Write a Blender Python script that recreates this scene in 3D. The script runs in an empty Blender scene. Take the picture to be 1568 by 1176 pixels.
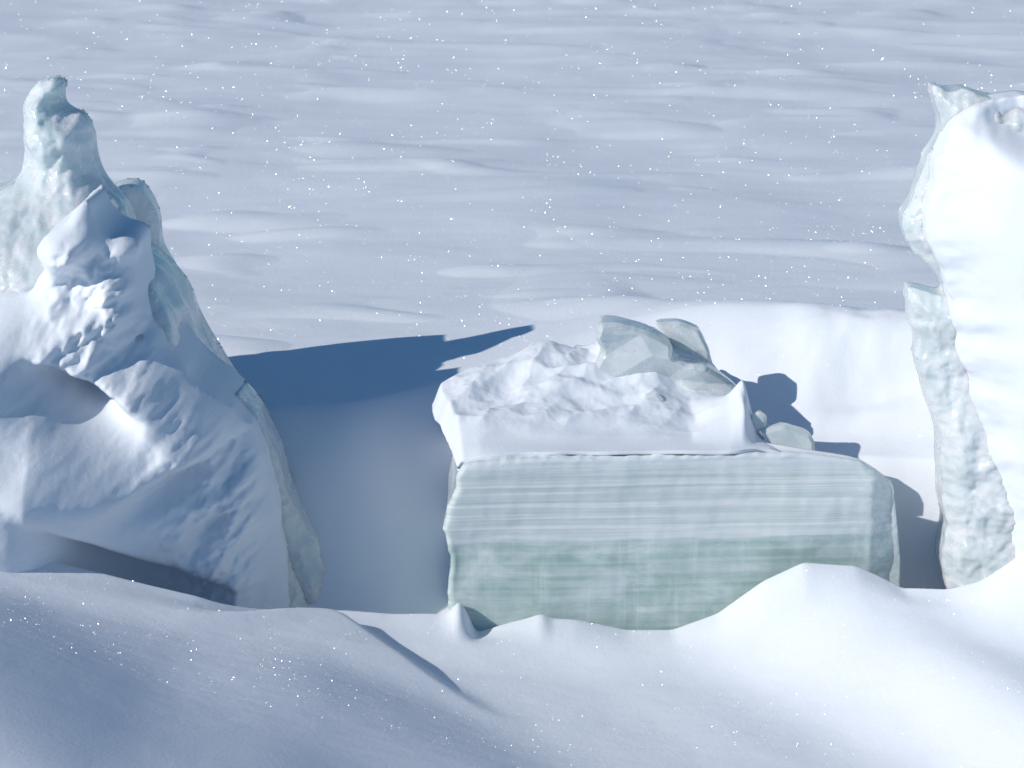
import bpy, math, numpy as np
from mathutils import Vector
C15=math.cos(math.radians(15)); S15=math.sin(math.radians(15)); DIST=7.4; K=3700.0
scene=bpy.context.scene
# ---------------------------------------------------------------- helpers
def zx(u,v,y):
    """elevation drawing (2 mm squares) -> metres in the vertical plane y"""
    u=np.asarray(u,float); v=np.asarray(v,float); y=np.asarray(y,float)
    a=(588-v)/K
    z=(a*(DIST+y*C15)-y*S15)/(C15+a*S15)
    x=(u-784)/K*(DIST+y*C15-z*S15)
    return x,z
def outl(pts,y):
    x,z=zx([p[0] for p in pts],[p[1] for p in pts],y)
    return np.stack([x,z],1)
def hsh(i,j,seed):
    i=i.astype(np.int64); j=j.astype(np.int64)
    h=(i*374761393+j*668265263+seed*1274126177)&0xffffffff
    h=((h^(h>>13))*1274126177)&0xffffffff
    h=((h^(h>>16))*2246822519)&0xffffffff
    return ((h^(h>>15))&0xffffff)/float(0xffffff)
def perlin(x,y,seed=0):
    x=np.asarray(x,float);y=np.asarray(y,float)
    i=np.floor(x);j=np.floor(y);fx=x-i;fy=y-j
    sx=fx*fx*fx*(fx*(fx*6-15)+10);sy=fy*fy*fy*(fy*(fy*6-15)+10)
    def g(a,b,dx,dy):
        t=hsh(a,b,seed)*2*math.pi
        return np.cos(t)*dx+np.sin(t)*dy
    a=g(i,j,fx,fy);b=g(i+1,j,fx-1,fy);c=g(i,j+1,fx,fy-1);d=g(i+1,j+1,fx-1,fy-1)
    return ((a+(b-a)*sx)*(1-sy)+(c+(d-c)*sx)*sy)*1.4
def fbm(x,y,o=4,seed=0,gain=.5):
    r=0;a=1
    for k in range(o):
        r=r+a*perlin(x*2**k+k*17.3,y*2**k-k*9.1,seed+k);a*=gain
    return r
def ridged(x,y,o=3,seed=0):
    r=0;a=1
    for k in range(o):
        r=r+a*(1-2*np.abs(perlin(x*2**k+k*7.3,y*2**k,seed+k)));a*=.5
    return r
def facet(x,y,seed=0):
    xr=x*.83+y*.56+.25*perlin(x*.7,y*.7,seed+5);yr=-x*.56+y*.83+.25*perlin(x*.7+9,y*.7,seed+6)
    i=np.floor(xr);j=np.floor(yr);fx=xr-i;fy=yr-j
    a=hsh(i,j,seed);b=hsh(i+1,j,seed);c=hsh(i,j+1,seed);d=hsh(i+1,j+1,seed)
    return np.where(fx+fy<1,a+(b-a)*fx+(c-a)*fy,d+(c-d)*(1-fx)+(b-d)*(1-fy))-.5
def ss(a,b,x):
    t=np.clip((x-a)/(b-a),0,1);return t*t*(3-2*t)
def gau(x,z,u,v,ru,rv,ang=0,y=0):
    cx,cz=zx(u,v,y);dx=x-cx;dz=z-cz;c=math.cos(math.radians(ang));s=math.sin(math.radians(ang))
    a=(dx*c+dz*s)/(ru/500);b=(-dx*s+dz*c)/(rv/500)
    return np.exp(-(a*a+b*b))
def gsm(a,s):
    k=np.arange(-int(4*s),int(4*s)+1);w=np.exp(-.5*(k/s)**2);w/=w.sum()
    return np.convolve(np.pad(a,len(k)//2,mode='edge'),w,'valid')
def blur2(A,s):
    k=np.arange(-int(3*s),int(3*s)+1);w=np.exp(-.5*(k/s)**2);w/=w.sum();n=len(k)//2
    for ax_ in (0,1):
        B_=np.pad(A,[(n,n),(0,0)] if ax_==0 else [(0,0),(n,n)],mode='edge');R_=0
        for i,wt in enumerate(w):
            R_=R_+wt*(B_[i:i+A.shape[0]] if ax_==0 else B_[:,i:i+A.shape[1]])
        A=R_
    return A
def mkmesh(name,V,F,mat,smooth=True,T=None):
    me=bpy.data.meshes.new(name)
    V=np.asarray(V,np.float32);F=np.asarray(F,np.int32)
    lp=F.ravel();st_=np.arange(0,F.size,F.shape[1],dtype=np.int32)
    if T is not None and len(T):
        T=np.asarray(T,np.int32);st_=np.concatenate([st_,F.size+np.arange(0,T.size,3,dtype=np.int32)]);lp=np.concatenate([lp,T.ravel()])
    me.vertices.add(len(V));me.vertices.foreach_set('co',V.ravel())
    me.loops.add(len(lp));me.loops.foreach_set('vertex_index',lp.astype(np.int32))
    me.polygons.add(len(st_));me.polygons.foreach_set('loop_start',st_.astype(np.int32))
    me.polygons.foreach_set('use_smooth',np.full(len(st_),smooth))
    me.update(calc_edges=True);me.validate();me.materials.append(mat)
    o=bpy.data.objects.new(name,me);scene.collection.objects.link(o);return o
def empty(name,loc=(0,0,0)):
    e=bpy.data.objects.new(name,None);scene.collection.objects.link(e);e.location=loc;e.empty_display_size=.2;return e
def relief(name,poly,y0,front,back,mat,h=.006,jag=0,seed=1,nside=6,jf=30,smooth=True,side=None,blur=0,relax=4):
    P=[]
    n=len(poly)
    for k in range(n):
        a=poly[k];b=poly[(k+1)%n];m=max(1,int(np.linalg.norm(b-a)/(h*1.2)))
        for t in range(m):P.append(a+(b-a)*t/m)
    P=np.array(P)
    for _ in range(3 if not blur else 8):P=.5*P+.25*np.roll(P,1,0)+.25*np.roll(P,-1,0)
    if jag:
        dx=jag*(perlin(P[:,0]*jf,P[:,1]*jf,seed)+.5*perlin(P[:,0]*jf*2.3,P[:,1]*jf*2.3,seed+3))
        dz=jag*(perlin(P[:,0]*jf+50,P[:,1]*jf,seed+1)+.5*perlin(P[:,0]*jf*2.3,P[:,1]*jf*2.3+40,seed+4))
        P=P+np.stack([dx,dz],1)
    gx=np.arange(P[:,0].min()-h,P[:,0].max()+2*h,h);gz=np.arange(P[:,1].min()-h,P[:,1].max()+2*h,h)
    X,Z=np.meshgrid(gx,gz);shp=X.shape;X=X.ravel();Z=Z.ravel()
    ins=np.zeros(X.size,bool);D=np.full(X.size,1e9);NX=X.copy();NZ=Z.copy()
    for k in range(len(P)):
        a=P[k];b=P[(k+1)%len(P)]
        if a[1]!=b[1]:
            c=((a[1]>Z)!=(b[1]>Z))&(X<(b[0]-a[0])*(Z-a[1])/(b[1]-a[1])+a[0]);ins^=c
        e=b-a;l=e@e
        if l<1e-12:continue
        t=np.clip(((X-a[0])*e[0]+(Z-a[1])*e[1])/l,0,1)
        qx=a[0]+t*e[0];qz=a[1]+t*e[1];dd=(X-qx)**2+(Z-qz)**2
        m=dd<D;D[m]=dd[m];NX[m]=qx[m];NZ[m]=qz[m]
    D=np.sqrt(D)
    keep=ins|(D<.75*h);sn=keep&((~ins)|(D<.3*h))
    if blur:
        sg=np.where(ins,D,-D);sg=np.maximum(sg,-.06)
        sb=blur2(sg.reshape(shp),blur/h).ravel()
        Ds=np.maximum(sb+.004,0)
    X=np.where(sn,NX,X);Z=np.where(sn,NZ,Z);D=np.where(sn,0,D)
    if blur:D=Ds
    W=len(gx);idx=np.arange(W*len(gz)).reshape(len(gz),W);kk=keep.reshape(idx.shape)
    k0=kk[:-1,:-1];k1=kk[:-1,1:];k2=kk[1:,1:];k3=kk[1:,:-1]
    i0=idx[:-1,:-1];i1=idx[:-1,1:];i2=idx[1:,1:];i3=idx[1:,:-1]
    cell=k0&k1&k2&k3
    F=np.stack([i0[cell],i1[cell],i2[cell],i3[cell]],1)
    T=[]
    for mm,tr in ((~k0&k1&k2&k3,(i1,i2,i3)),(k0&~k1&k2&k3,(i0,i2,i3)),(k0&k1&~k2&k3,(i0,i1,i3)),(k0&k1&k2&~k3,(i0,i1,i2))):
        T.append(np.stack([q[mm] for q in tr],1))
    T=np.concatenate(T)
    used=np.unique(np.concatenate([F.ravel(),T.ravel()]));mp=-np.ones(X.size,int);mp[used]=np.arange(len(used));F=mp[F];T=mp[T]
    X=X[used];Z=Z[used];D=D[used];N=len(used)
    E=np.concatenate([F[:,[0,1]],F[:,[1,2]],F[:,[2,3]],F[:,[3,0]],T[:,[0,1]],T[:,[1,2]],T[:,[2,0]]])
    key=np.minimum(E[:,0],E[:,1])*N+np.maximum(E[:,0],E[:,1])
    uq,inv,cnt=np.unique(key,return_inverse=True,return_counts=True)
    BE=E[cnt[inv]==1]
    bv=np.unique(BE);bm=-np.ones(N,int);bm[bv]=np.arange(len(bv));nb=len(bv)
    if not blur:D[bv]=0
    yf=y0-front(X,Z,D);yb=y0+back(X,Z,D)
    e0=bm[BE[:,0]];e1=bm[BE[:,1]]
    def lap(a):
        s=np.zeros(nb);c=np.zeros(nb);np.add.at(s,e0,a[e1]);np.add.at(s,e1,a[e0]);np.add.at(c,e0,1);np.add.at(c,e1,1)
        return .5*a+.5*s/np.maximum(c,1)
    V=[np.stack([X,yf,Z],1)]
    FF=[F,F[:,::-1]+N];TT=[T,T[:,::-1]+N];base=2*N
    rows=[];SV=[]
    sxx=X[bv].copy();szz=Z[bv].copy();syf=yf[bv].copy();syb=yb[bv].copy()
    for r in range(1,nside):
        for _ in range(relax):sxx=lap(sxx);szz=lap(szz);syf=lap(syf);syb=lap(syb)
        t=r/nside;yy=syf+(syb-syf)*t
        xx=sxx.copy();zz=szz.copy()
        if side:
            ddx,ddz=side(xx,yy,zz,math.sin(math.pi*t));xx=xx+ddx;zz=zz+ddz
        SV.append(np.stack([xx,yy,zz],1));rows.append(base+(r-1)*nb)
    XB=X.copy();ZB=Z.copy();XB[bv]=sxx;ZB[bv]=szz;yb[bv]=syb
    V=[V[0],np.stack([XB,yb,ZB],1)]+SV
    def idr(r,q):
        if r==0:return q
        if r==nside:return q+N
        return rows[r-1]+bm[q]
    for r in range(nside):
        FF.append(np.stack([idr(r,BE[:,1]),idr(r,BE[:,0]),idr(r+1,BE[:,0]),idr(r+1,BE[:,1])],1))
    return mkmesh(name,np.concatenate(V),np.concatenate(FF),mat,smooth,np.concatenate(TT))

# ---------------------------------------------------------------- materials
class NT:
    def __init__(s,name):
        s.m=bpy.data.materials.new(name);s.m.use_nodes=True;s.t=s.m.node_tree;s.b=s.t.nodes['Principled BSDF']
    def n(s,ty,**k):
        q=s.t.nodes.new(ty)
        for a,b in k.items():setattr(q,a,b)
        return q
    def l(s,a,b):s.t.links.new(a,b)
    def noise(s,scale,detail=4,rough=.5,mp=None,dist=0):
        g=s.n('ShaderNodeNewGeometry');m=s.n('ShaderNodeMapping');m.inputs['Scale'].default_value=mp or (1,1,1)
        s.l(g.outputs['Position'],m.inputs[0]);q=s.n('ShaderNodeTexNoise');q.inputs['Scale'].default_value=scale
        q.inputs['Detail'].default_value=detail;q.inputs['Roughness'].default_value=rough;q.inputs['Distortion'].default_value=dist
        s.l(m.outputs[0],q.inputs['Vector']);return q.outputs['Fac']
    def ramp(s,f,st):
        r=s.n('ShaderNodeValToRGB');el=r.color_ramp.elements
        while len(el)<len(st):el.new(.5)
        for e,(p,c) in zip(el,st):
            e.position=p;e.color=(*c,1) if len(c)==3 else c
        s.l(f,r.inputs[0]);return r.outputs[0]
    def mix(s,f,a,b,bt='MIX'):
        q=s.n('ShaderNodeMix',data_type='RGBA',blend_type=bt)
        for i,w in ((0,f),(6,a),(7,b)):
            if hasattr(w,'links'):s.l(w,q.inputs[i])
            else:q.inputs[i].default_value=w if i==0 else (*w,1)
        return q.outputs[2]
    def bump(s,fs):
        prev=None
        for f,st,d in fs:
            b=s.n('ShaderNodeBump');b.inputs['Strength'].default_value=st;b.inputs['Distance'].default_value=d
            s.l(f,b.inputs['Height'])
            if prev:s.l(prev,b.inputs['Normal'])
            prev=b.outputs[0]
        s.l(prev,s.b.inputs['Normal'])
def g3(v):return (v,v,v)
def snow_mat(name,rough_amt=1.0):
    t=NT(name);n1=t.noise(3,4)
    t.l(t.ramp(n1,[(.3,(.80,.83,.885)),(.7,(.845,.87,.91))]),t.b.inputs['Base Color'])
    t.b.inputs['Roughness'].default_value=.65;t.b.inputs['Specular IOR Level'].default_value=.25
    t.bump([(t.noise(420,3,.6),.4*rough_amt,.002),(t.noise(60,4,.55),.2*rough_amt,.005)])
    return t.m
SNOW=snow_mat('snow');CRUST=snow_mat('crusted_snow',1.6)
def ice_mat(name,ca,cb,scale=6,trans=.2,rough=.12,frost=.5,gr=.1,lb=.35):
    t=NT(name);n1=t.noise(scale,3,.5,dist=.6);n2=t.noise(13,6,.6,dist=.4)
    c=t.mix(t.ramp(n2,[(.44,g3(0)),(.66,g3(frost))]),t.ramp(n1,[(.32,ca),(.68,cb)]),(.95,.965,.98))
    t.l(c,t.b.inputs['Base Color'])
    t.l(t.ramp(n2,[(.45,g3(rough)),(.7,g3(.5))]),t.b.inputs['Roughness']);t.b.inputs['IOR'].default_value=1.31
    t.b.inputs['Transmission Weight'].default_value=trans
    t.b.inputs['Subsurface Weight'].default_value=.6;t.b.inputs['Subsurface Radius'].default_value=(.5,.9,.8);t.b.inputs['Subsurface Scale'].default_value=.04
    t.bump([(t.noise(110,3,.6),gr,.003),(t.noise(24,4,.55),lb,.012)])
    return t.m
ICE=ice_mat('clear_ice',(.68,.78,.80),(.91,.95,.96),5,.25,.08,.95,.25)
ICEG=ice_mat('grey_ice',(.66,.73,.74),(.87,.91,.92),6,.22,.08,.8,.3)
ICEP=ice_mat('plate_ice',(.66,.735,.73),(.86,.90,.90),4,.30,.06,.7,.08,.08)
ICEP.node_tree.nodes['Principled BSDF'].inputs['Subsurface Weight'].default_value=.15
def block_mat():
    t=NT('layered_lake_ice')
    g=t.n('ShaderNodeNewGeometry');sp=t.n('ShaderNodeSeparateXYZ');t.l(g.outputs['Position'],sp.inputs[0])
    lay=t.noise(1,5,.65,(.4,.4,46),.12);lay2=t.noise(1,3,.5,(.9,.9,140),.1)
    up=t.ramp(lay,[(.3,(.60,.685,.665)),(.5,(.70,.765,.75)),(.57,(.92,.95,.95)),(.60,(.74,.805,.79)),(.78,(.66,.735,.72))])
    up=t.mix(.40,up,t.ramp(lay2,[(.35,(.50,.57,.55)),(.65,(.97,.98,.98))]),'OVERLAY')
    up=t.mix(t.ramp(t.noise(6,4,.6,(.5,.5,2)),[(.5,g3(0)),(.75,g3(.5))]),up,(.90,.94,.95))
    st=t.noise(1,5,.65,(40,40,2.6),.5);cl=t.noise(6,6,.65,(.8,.8,2.4),.6)
    lo=t.ramp(st,[(.3,(.47,.58,.545)),(.55,(.52,.62,.59)),(.66,(.70,.78,.76)),(.8,(.56,.66,.63))])
    lo=t.mix(.62,lo,t.ramp(cl,[(.35,(.42,.54,.50)),(.5,(.59,.69,.66)),(.65,(.83,.89,.88))]))
    lo=t.mix(.28,lo,t.ramp(lay,[(.4,(.3,.45,.4)),(.65,(.95,1,1))]),'OVERLAY')
    wob=t.noise(5,3,.5)
    ad=t.n('ShaderNodeMath',operation='MULTIPLY_ADD');ad.inputs[1].default_value=.03;t.l(wob,ad.inputs[0]);t.l(sp.outputs[2],ad.inputs[2])
    mr=t.n('ShaderNodeMapRange');mr.inputs['From Min'].default_value=-.492;mr.inputs['From Max'].default_value=-.476;t.l(ad.outputs[0],mr.inputs[0])
    col=t.mix(mr.outputs[0],lo,up)
    se=t.n('ShaderNodeMapRange',interpolation_type='SMOOTHSTEP');se.inputs['From Min'].default_value=.010;se.inputs['From Max'].default_value=.0
    ab=t.n('ShaderNodeMath',operation='ADD');ab.inputs[1].default_value=.474;t.l(ad.outputs[0],ab.inputs[0])
    ab2=t.n('ShaderNodeMath',operation='ABSOLUTE');t.l(ab.outputs[0],ab2.inputs[0]);t.l(ab2.outputs[0],se.inputs[0])
    sm=t.n('ShaderNodeMath',operation='MULTIPLY');sm.inputs[1].default_value=.7;t.l(se.outputs[0],sm.inputs[0])
    col=t.mix(sm.outputs[0],col,(.9,.94,.94))
    mr2=t.n('ShaderNodeMapRange');mr2.inputs['From Min'].default_value=-.245;mr2.inputs['From Max'].default_value=-.21
    ad3=t.n('ShaderNodeMath',operation='MULTIPLY_ADD');ad3.inputs[1].default_value=.06;t.l(t.noise(14,3,.6,(1,1,.4)),ad3.inputs[0]);t.l(sp.outputs[2],ad3.inputs[2]);t.l(ad3.outputs[0],mr2.inputs[0])
    col=t.mix(mr2.outputs[0],col,(.88,.92,.95))
    mx=t.n('ShaderNodeMapRange');mx.inputs['From Min'].default_value=1.08;mx.inputs['From Max'].default_value=1.16;mx.inputs['To Max'].default_value=.6
    ax_=t.n('ShaderNodeMath',operation='MULTIPLY_ADD');ax_.inputs[1].default_value=.06;t.l(t.noise(25,4,.7),ax_.inputs[0]);t.l(sp.outputs[0],ax_.inputs[2]);t.l(ax_.outputs[0],mx.inputs[0])
    col=t.mix(mx.outputs[0],col,t.ramp(t.noise(55,4,.7),[(.4,(.62,.72,.70)),(.65,(.93,.96,.97))]))
    t.l(col,t.b.inputs['Base Color'])
    t.b.inputs['Roughness'].default_value=.08;t.b.inputs['IOR'].default_value=1.31;t.b.inputs['Transmission Weight'].default_value=.2
    t.b.inputs['Subsurface Weight'].default_value=.4;t.b.inputs['Subsurface Radius'].default_value=(.5,.9,.8);t.b.inputs['Subsurface Scale'].default_value=.012
    t.bump([(lay2,.2,.003),(lay,.3,.005),(t.noise(150,3,.6),.10,.002)])
    return t.m
BLOCK=block_mat()
t=NT('crystal_glint');t.b.inputs['Base Color'].default_value=(.95,.96,1,1);t.b.inputs['Metallic'].default_value=1;t.b.inputs['Roughness'].default_value=.35;GL=t.m

# ---------------------------------------------------------------- ground
cr=[(-500,700),(-200,790),(0,850),(70,858),(130,872),(300,912),(400,930),(450,930),(520,934),(600,941),(675,941),(692,934),(702,918),(714,934),(728,970),(770,957),(812,946),(830,940),(845,948),(880,950),(960,966),(1030,966),(1100,940),(1170,890),(1230,862),(1310,868),(1380,900),(1450,900),(1500,888),(1568,845),(1800,780),(2200,760)]
def ycf(x):return -.08-.24*ss(-.5,-.95,x) -.12*ss(1.1,1.5,x)
cu=np.array([p[0] for p in cr],float);cv=np.array([p[1] for p in cr],float)
ux=(cu-784)/500*.97
cX,cZ=zx(cu,cv,ycf(ux))
tx=np.linspace(-4,4,1601)
tz=np.interp(tx,cX,cZ)
tz1=gsm(tz,1.8);tz2=gsm(tz,30)
bx=np.array([-4,-1.2,-.7,-.45,-.22,0,.35,.7,1.0,1.4,1.9,4]);
by=np.array([1.0,.8,.74,.80,1.02,1.18,1.4,1.3,1.08,.84,.75,.9])
bz=np.array([-.27,-.28,-.27,-.27,-.25,-.22,-.145,-.04,.0,.02,.02,-.15])
def H(x,y):
    x=np.asarray(x,float);y=np.asarray(y,float)
    yc=ycf(x);q=np.maximum(yc-y,0)
    w=ss(0,.18,q);xs=x-.75*q
    zf=np.interp(x,tx,tz1)*(1-w)+np.interp(xs,tx,tz2)*w
    zf=zf-.06*q-.05*ss(0,.35,q)
    zf=zf+.09*ss(.15,1.2,q)*ss(-.1,-1.8,x)
    # fold running to the right in the near drift
    lx=-.74+1.0*q+.03*np.sin(q*9); s=(x-lx)
    zf=zf+.064*ss(.03,.18,q)*(1-ss(.34,.74,q))*np.where(s<0,np.exp(-(s/.34)**2),np.exp(-(s/.085)**2))
    zf=zf+.006*fbm(x*1.3,y*1.7,2,11)+.0010*fbm(x*9,y*14,2,15)
    far=ss(1.8,6,q);zf=zf*(1-far)+(-.95+.03*fbm(x*.5,y*.5,3,12))*far
    pit=-.90+.02*fbm(x*3,y*3,2,5)
    by_=np.interp(x,gx_s,by_s);bz_=np.interp(x,gx_s,bz_s)
    yn=y+.04*fbm(x*2.3,y*1.5,2,21)
    t=np.clip((yn-.15)/(by_-.15),0,1);up=1-(1-t)**1.5;up=np.where(up<1,up*up*(2-up)*.6+.4*up,1)
    tt=np.clip((y+.03*fbm(x*3,y*3,2,25)-.15)/(by_-.15),0,1)
    up2=.58*ss(.10,.36,tt)+.08*ss(.3,.6,tt)+.34*ss(.46,1.0,tt)
    w2=ss(.72,1.0,x)
    up=up*(1-w2)+up2*w2
    bowl=pit+(bz_-pit)*up
    field=-.25+.05*fbm(x*.35,y*.35,3,31)*ss(2,4,y)
    # the right-hand drift rolls over quickly behind its crest
    fw=ss(0,1.3-.55*ss(.3,.8,x),y-by_);back=bowl*(1-fw)+field*fw
    back=back-.06*np.exp(-((x-1.28)/.28)**2-((y-.70-.1*(1.3-x))/.06)**2)
    back=back+.014*fbm(x*4.5,y*6,3,27)*np.exp(-((x-1.2)/.4)**2-((y-.85)/.25)**2)
    amp=ss(.0,.9,y-by_)
    wx=x+.4*fbm(x*.5,y*.7,2,44)
    r=perlin(wx*.75,y*1.5,41)
    f2=fbm(wx*1.3,y*2.6,2,47)
    r2=np.maximum(perlin(wx*.8,y*1.7,60)-.26,0)
    r3=np.maximum(perlin(wx*1.3+20,y*2.7,63)-.28,0)
    back=back+amp*(.010*r+.005*f2+.07*r2+.05*r3+.0010*fbm(x*5,y*11,2,49))
    k=ss(0,.16,y-yc)
    return np.where(y<=yc,zf,zf*(1-k)+back*k)
_gx=np.linspace(-4,4,801);gx_s=_gx;by_s=gsm(np.interp(_gx,bx,by),12);bz_s=gsm(np.interp(_gx,bx,bz),12)
def axis(lo,hi,h,g,L):
    a=list(np.arange(lo,hi,h));s=h;p=a[-1]
    while p<L:s*=g;p+=s;a.append(p)
    s=h;p=a[0];b=[]
    while p>-L:s*=g;p-=s;b.append(p)
    return np.array(b[::-1]+a)
ax=axis(-1.8,1.8,.010,1.02,500);
a=list(np.arange(-1.3,1.8,.009));s=.009;p=a[-1]
while p<500:s*=(1.008 if p<20 else 1.06);p+=s;a.append(p)
s=.009;p=a[0];b=[]
while p>-300:s*=1.06;p-=s;b.append(p)
ay=np.array(b[::-1]+a)
X,Y=np.meshgrid(ax,ay);Zg=H(X,Y)
idx=np.arange(X.size).reshape(X.shape)
F=np.stack([idx[:-1,:-1].ravel(),idx[:-1,1:].ravel(),idx[1:,1:].ravel(),idx[1:,:-1].ravel()],1)
mkmesh('snow_ground',np.stack([X.ravel(),Y.ravel(),Zg.ravel()],1),F,SNOW)

# ---------------------------------------------------------------- left ridge
L=empty('snow_covered_ice_ridge',(-1.2,.3,-.8))
def add(p,o):
    o.parent=p;o.location=(-p.location[0],-p.location[1],-p.location[2])
yI=.75
ice=[(-330,1000),(-330,520),(-200,330),(-90,265),(0,290),(30,272),(46,240),(38,215),(42,150),(60,122),(85,115),(103,125),(98,145),(84,153),(100,166),(127,172),(141,188),(148,250),(165,285),(190,300),(222,372),(262,400),(292,440),(300,475),(334,532),(368,588),(400,625),(424,655),(440,700),(450,760),(484,830),(502,885),(520,930),(525,1000)]
def f(x,z,d):
    return .10*np.minimum(d/.08,1)**.7+.09*facet(x*4.5,z*4.5,3)*ss(0,.06,d)+.045*facet(x*11,z*11,5)*ss(0,.03,d)+.014*fbm(x*22,z*22,3,3)*ss(0,.03,d)+.03+.50*ss(.60,.05,z)
def bk(x,z,d):return .05+.12*np.minimum(d/.5,1)**.8+.03*facet(x*6,z*6,8)*ss(0,.05,d)
add(L,relief('ice_core',outl(ice,yI),yI,f,bk,ICE,.007,.006,2,nside=12,side=lambda x,y,z,t:(.02*perlin(y*10,z*10,91)*t,.01*perlin(y*10,x*10,92)*t)))
slab=[(120,330),(150,295),(190,279),(212,280),(228,302),(241,332),(243,378),(275,430),(292,500),(200,520),(120,420)]
yS=.98
add(L,relief('ice_plate',outl(slab,yS),yS,lambda x,z,d:.06+.02*np.minimum(d/.02,1)-.9*(x+1.3),lambda x,z,d:.10+0*x,ICEG,.007,.002,4))
foot=[(360,600),(396,640),(424,700),(440,760),(462,800),(484,832),(500,882),(512,915),(535,950),(550,1040),(360,1040)]
yF=.30
add(L,relief('ice_foot',outl(foot,yF),yF,lambda x,z,d:.05*np.minimum(d/.05,1)+.05*facet(x*7,z*7,33)*ss(0,.03,d)+.015*facet(x*18,z*18,35)*ss(0,.02,d),lambda x,z,d:.2+0*x,ICE,.006,.006,14,nside=8))
ySn=.22
snow=[(-330,1100),(-330,620),(-200,520),(-80,465),(0,453),(50,446),(74,405),(56,382),(70,358),(98,345),(132,300),(142,338),(172,366),(212,370),(207,402),(224,470),(266,530),(308,578),(352,610),(390,652),(408,700),(426,760),(436,830),(445,900),(452,1100)]
def f(x,z,d):
    G=lambda *a,**k:gau(x,z,*a,y=ySn,**k)
    e=.05*(1-np.exp(-d/.03))+.11*(1-np.exp(-d/.14))
    zz=np.clip((-z+.15)/1.0,0,1)
    xl=ss(-1.15,-1.6,x)
    r=e+.05*zz+.20*zz*xl*ss(0,.15,d)
    r+=(.42*np.clip((-.62-x)/.8,0,1))*ss(.35,-.25,z)*ss(0,.16,d)
    r+=.07*G(95,375,45,35)+.06*G(30,490,60,35)
    xa,za=zx(150,565,ySn);dx=x-xa;dz=z-za+.50*dx
    cut=np.exp(-(dx/.13)**2)*np.where(dz>0,np.exp(-(dz/.03)**2),np.exp(-(dz/.09)**2))
    r+=.13*G(25,540,45,50)-.28*cut
    r+=.10*G(300,590,75,50,-35)+.06*G(150,690,150,40,-10)
    xa,za=zx(285,690,ySn);dx=x-xa;dz=z-za-.40*dx
    r-=.14*np.exp(-(dx/.14)**2)*np.where(dz>0,np.exp(-(dz/.025)**2),np.exp(-(dz/.06)**2))
    # undercut above the near drift
    xa,za=zx(225,806,ySn);dx=x-xa;dz=z-za+.62*dx-.5*dx*dx
    r-=.24*np.exp(-(np.abs(dx-.02)/.23)**3)*np.where(dz>0,np.exp(-(dz/.04)**2),1)
    rk=np.clip(G(180,450,110,120)+G(370,740,85,150)+.04,0,1)*ss(0,.08,d)
    a_=x*.80+z*.60;b_=-x*.60+z*.80
    r+=rk*(.08*perlin(a_*4,b_*7,13)+.07*fbm(a_*7,b_*11,4,17)+.03*facet(x*13,z*13,19))
    r+=.025*fbm(x*3.0,z*3.0,2,23)*ss(0,.08,d)
    return r
add(L,relief('snow_drift',outl(snow,ySn),ySn,f,lambda x,z,d:.30+.1*np.minimum(d/.1,1),CRUST,.006,.008,6,nside=10,jf=12,blur=.018,relax=4))

# ---------------------------------------------------------------- centre block
B=empty('layered_ice_block',(.5,.25,-.8))
yB=0.0
blk=[(700,1040),(688,960),(686,900),(691,850),(684,820),(679,800),(686,770),(697,745),(700,720),(712,706),(735,700),(820,696),(960,698),(1120,694),(1200,694),(1262,700),(1322,712),(1345,726),(1370,744),(1376,790),(1382,860),(1383,900),(1375,1040)]
def f(x,z,d):
    lay=perlin(x*.4,z*36,71)*.003+perlin(x*.8,z*90,73)*.002
    return .014*np.minimum(d/.012,1)**.6+(lay*ss(0,.02,d))*ss(-.6,-.4,z)+.016*facet(x*4,z*5,75)*ss(0,.03,d)+.003*fbm(x*9,z*5,3,77)-.06*(x-.5)-.4*np.maximum(x-1.12,0)+.02*facet(x*12,z*9,83)*ss(1.06,1.13,x)*ss(0,.02,d)
sd=lambda x,y,z,t:(.012*facet(y*9,z*9,91)*t,-.01*t)
add(B,relief('ice_body',outl(blk,yB),yB,f,lambda x,z,d:.48-.42*ss(.42,.92,x)+.02*facet(x*5,z*5,79),BLOCK,.006,.0045,8,nside=30,side=sd,relax=1))
st=[(.00,[(700,716),(707,704),(735,697),(820,690),(960,691),(1120,688),(1180,692),(1220,704),(1250,722)]),
    (.04,[(696,706),(706,690),(735,684),(820,684),(960,685),(1120,680),(1180,687),(1220,702),(1250,722)]),
    (.16,[(690,690),(702,660),(735,658),(820,662),(960,664),(1060,668),(1120,640),(1142,622),(1158,668),(1200,686),(1235,710),(1255,730)]),
    (.30,[(675,665),(692,628),(735,618),(820,622),(900,624),(960,632),(1060,638),(1115,605),(1138,575),(1155,655),(1200,692),(1225,715),(1240,735)]),
    (.45,[(662,650),(674,608),(735,590),(820,582),(900,576),(960,580),(1060,590),(1110,610),(1142,630),(1170,670),(1200,710),(1230,740)]),
    (.62,[(662,640),(694,584),(760,556),(815,535),(900,524),(960,512),(1040,512),(1080,540),(1130,605),(1170,680),(1210,750)]),
    (.80,[(700,670),(730,610),(800,570),(850,552),(920,545),(980,532),(1030,540),(1080,590),(1110,650),(1150,730),(1180,800)]),
    (.95,[(710,780),(740,720),(800,700),(850,690),(920,690),(980,690),(1030,700),(1060,740),(1090,780),(1120,820),(1150,850)])]
ny=170;nx=360
ss_=[];
for y,pts in st:
    x,z=zx([p[0] for p in pts],[p[1] for p in pts],y)
    tt=np.linspace(0,1,nx);c=(x-x[0])/(x[-1]-x[0])
    zi=np.interp(tt,c,z);ss_.append((y,x[0]+tt*(x[-1]-x[0]),gsm(zi,1.6)))
ys=np.array([s[0] for s in ss_]);yy=np.linspace(ys[0],ys[-1],ny)
XX=np.array([np.interp(yy,ys,[s[1][k] for s in ss_]) for k in range(nx)]).T
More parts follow.
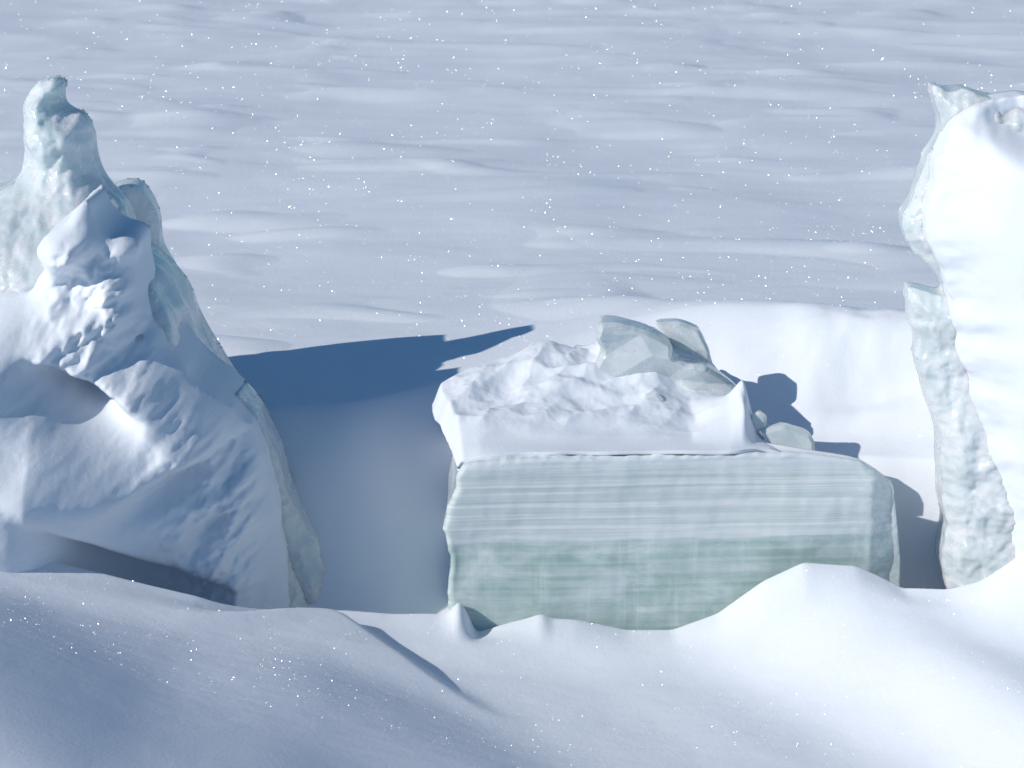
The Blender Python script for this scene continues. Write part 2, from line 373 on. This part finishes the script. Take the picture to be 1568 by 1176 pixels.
ZZ=np.array([np.interp(yy,ys,[s[2][k] for s in ss_]) for k in range(nx)]).T
for k in range(nx):
    XX[6:,k]=gsm(XX[:,k],4)[6:];ZZ[6:,k]=gsm(ZZ[:,k],2.6)[6:]
YY=np.repeat(yy[:,None],nx,1)
m=ss(.05,.28,YY)*(1-.85*ss(.45,.7,XX))
a_=XX*.9+YY*.45;b_=-XX*.45+YY*.9
chunky=ss(.20,.40,YY)*ss(-.10,.15,XX)
ZZ=ZZ+m*(.040*perlin(a_*3.5,b_*4.5,101)+.022*ridged(a_*3.2,b_*5,2,104)+.05*chunky*facet(XX*7,YY*7,105)+.018*chunky*facet(XX*17,YY*17,106)+.004*fbm(XX*14,YY*14,3,109))
fr=np.exp(-YY/.03)*ss(.78,.66,XX)
YY=YY+fr*(-.010+.016*perlin(XX*6,XX*0,121))+.03*np.exp(-YY/.05)*ss(.66,.8,XX);ZZ=ZZ+fr*(.006*perlin(XX*7,XX*0+3,123))
XX=np.pad(XX,1,mode='edge');YY=np.pad(YY,1,mode='edge');ZZ=np.pad(ZZ,1,mode='edge')
ZZ[0,:]-=.013;ZZ[-1,:]-=.5;ZZ[:,0]-=.03+.10*ss(.1,.35,YY[:,0]);ZZ[:,-1]-=.02+.18*ss(.05,.3,YY[:,0])
XX[:,0]+=.14;XX[:,-1]-=.05
YY[0,:]+=.008
idx=np.arange(XX.size).reshape(XX.shape)
F=np.stack([idx[:-1,:-1].ravel(),idx[:-1,1:].ravel(),idx[1:,1:].ravel(),idx[1:,:-1].ravel()],1)
add(B,mkmesh('snow_cap',np.stack([XX.ravel(),YY.ravel(),ZZ.ravel()],1),F,SNOW))
yc_=.46
ch=[(918,488),(945,490),(990,502),(1030,524),(1028,543),(1052,556),(1080,558),(1105,575),(1136,600),(1120,640),(1000,640),(915,610),(905,575),(922,540),(912,515)]
add(B,relief('ice_chunk',outl(ch,yc_),yc_,lambda x,z,d:.02*np.minimum(d/.012,1)+.16*facet(x*4.6+.3,z*4.6,111)+.03*facet(x*11,z*11,113),lambda x,z,d:.06+.05*np.minimum(d/.05,1),ICEP,.005,.002,12,smooth=False))
def shard(pts,y,th,s):
    add(B,relief('ice_shard_%d'%s,outl(pts,y),y,lambda x,z,d:.3*th*np.minimum(d/.01,1)+.05*facet(x*8,z*8,s),lambda x,z,d:th+0*x,ICEP,.004,.001,s,smooth=False))
shard([(1003,494),(1040,492),(1070,503),(1084,530),(1092,560),(1060,560),(1030,530)],.60,.05,301)
shard([(1150,634),(1163,627),(1174,634),(1172,655),(1152,660)],.20,.015,302)
shard([(1165,660),(1200,652),(1240,664),(1248,676),(1246,700),(1180,700)],.16,.05,303)
shard([(985,604),(1005,598),(1018,612),(1010,628),(985,628)],.33,.02,304)

# ---------------------------------------------------------------- right slab
R=empty('snow_covered_ice_slab',(1.7,.2,-.7))
yR=.12
ri=[(1425,128),(1455,140),(1480,134),(1520,150),(1568,155),(1650,150),(1760,230),(1850,420),(1900,1000),(1480,1000),(1462,925),(1447,893),(1438,850),(1448,800),(1440,760),(1438,660),(1415,600),(1402,545),(1407,522),(1394,492),(1388,437),(1418,446),(1448,458),(1452,447),(1430,412),(1396,382),(1379,340),(1400,300),(1421,237),(1443,202),(1434,160)]
def f(x,z,d):
    return .04*np.minimum(d/.05,1)**.8+.06*facet(x*5,z*4,203)*ss(0,.05,d)+.03*facet(x*16,z*11,205)*ss(0,.02,d)+.010*fbm(x*24,z*24,3,3)*ss(0,.02,d)+.30*np.maximum(x-1.22,0)
add(R,relief('ice_core',outl(ri,yR),yR,f,lambda x,z,d:.1+.2*np.minimum(d/.1,1),ICEG,.006,.006,14))
yQ=.0
rs=[(1452,196),(1480,170),(1510,158),(1545,150),(1650,160),(1745,240),(1840,430),(1890,1080),(1540,1080),(1552,900),(1550,840),(1535,760),(1516,690),(1492,620),(1474,560),(1458,480),(1450,430),(1420,372),(1422,310),(1438,250)]
def f(x,z,d):
    G=lambda *a,**k:gau(x,z,*a,y=yQ,**k)
    r=.11*(1-np.exp(-d/.07))+.42*np.maximum(x-1.25,0)*ss(0,.2,d)
    r+=.10*np.clip(-z,0,1)*ss(0,.2,d)
    r-=.16*G(1575,200,60,32,-20)
    r+=.06*fbm(x*2.2,z*1.8,2,223)*ss(0,.12,d)+.010*facet(x*12,z*12,225)*ss(0,.02,d)*(1-ss(.05,.12,d))+.012*fbm(x*9,z*9,3,229)*(1-ss(.05,.14,d))
    return r
add(R,relief('snow_face',outl(rs,yQ),yQ,f,lambda x,z,d:.15+0*x,SNOW,.006,.016,16,jf=14,blur=.014))

# ---------------------------------------------------------------- light / camera
el=math.radians(30.5);az=np.array([-.88,-.475]);az/=np.linalg.norm(az)
tosun=Vector((az[0]*math.cos(el),az[1]*math.cos(el),math.sin(el)))
sl=bpy.data.lights.new('sun','SUN');sl.energy=3.3;sl.angle=math.radians(.5);sl.color=(1,.96,.90)
so=bpy.data.objects.new('sun',sl);scene.collection.objects.link(so);so.rotation_euler=tosun.to_track_quat('Z','Y').to_euler();so.location=tosun*30
w=bpy.data.worlds.new('World');scene.world=w;w.use_nodes=True;nt=w.node_tree;bg=nt.nodes['Background']
sky=nt.nodes.new('ShaderNodeTexSky');sky.sky_type='NISHITA';sky.sun_disc=False;sky.sun_elevation=el
sky.sun_rotation=math.atan2(tosun.x,tosun.y);sky.altitude=400;sky.ozone_density=4.0;sky.dust_density=.2
tm=nt.nodes.new('ShaderNodeMix');tm.data_type='RGBA';tm.blend_type='MULTIPLY';tm.inputs[0].default_value=1;tm.inputs[7].default_value=(.62,.96,1.08,1)
nt.links.new(sky.outputs[0],tm.inputs[6]);nt.links.new(tm.outputs[2],bg.inputs[0]);bg.inputs[1].default_value=.08
cd=bpy.data.cameras.new('camera');co=bpy.data.objects.new('camera',cd);scene.collection.objects.link(co)
cp=Vector((0,-DIST*C15,DIST*S15));co.location=cp;co.rotation_euler=(math.radians(75),0,0)
cd.sensor_width=36;cd.lens=36*K/1568;cd.clip_end=2000
cd.dof.use_dof=True;cd.dof.focus_distance=7.4;cd.dof.aperture_fstop=11
scene.camera=co
scene.view_settings.view_transform='Standard';scene.view_settings.look='None';scene.view_settings.exposure=0

# ---------------------------------------------------------------- frost crystals
rng=np.random.default_rng(5);N=16000
dep=6.2/(1-rng.random(N)*.72)*1.0
py=(dep-DIST)/C15;pxs=(rng.random(N)-.5)*.5*dep*1.0
pz=H(pxs,py)
V=[];Fc=[]
for k in range(N):
    p=Vector((pxs[k],py[k],pz[k]+.001));v=(cp-p).normalized();h=(v+tosun).normalized()
    h=(h+Vector(rng.normal(0,.13,3))).normalized()
    a=h.orthogonal().normalized();b_=h.cross(a);s=.00055*dep[k]/7.4*(.4+rng.random()**4*1.4)
    n0=len(V)
    ang0=rng.random()*6
    for q in range(6):
        an=ang0+q*math.pi/3;V.append(p+a*s*math.cos(an)+b_*s*math.sin(an))
    Fc.append([n0+q for q in range(6)])
mkmesh('frost_crystals',[tuple(v) for v in V],Fc,GL,False)
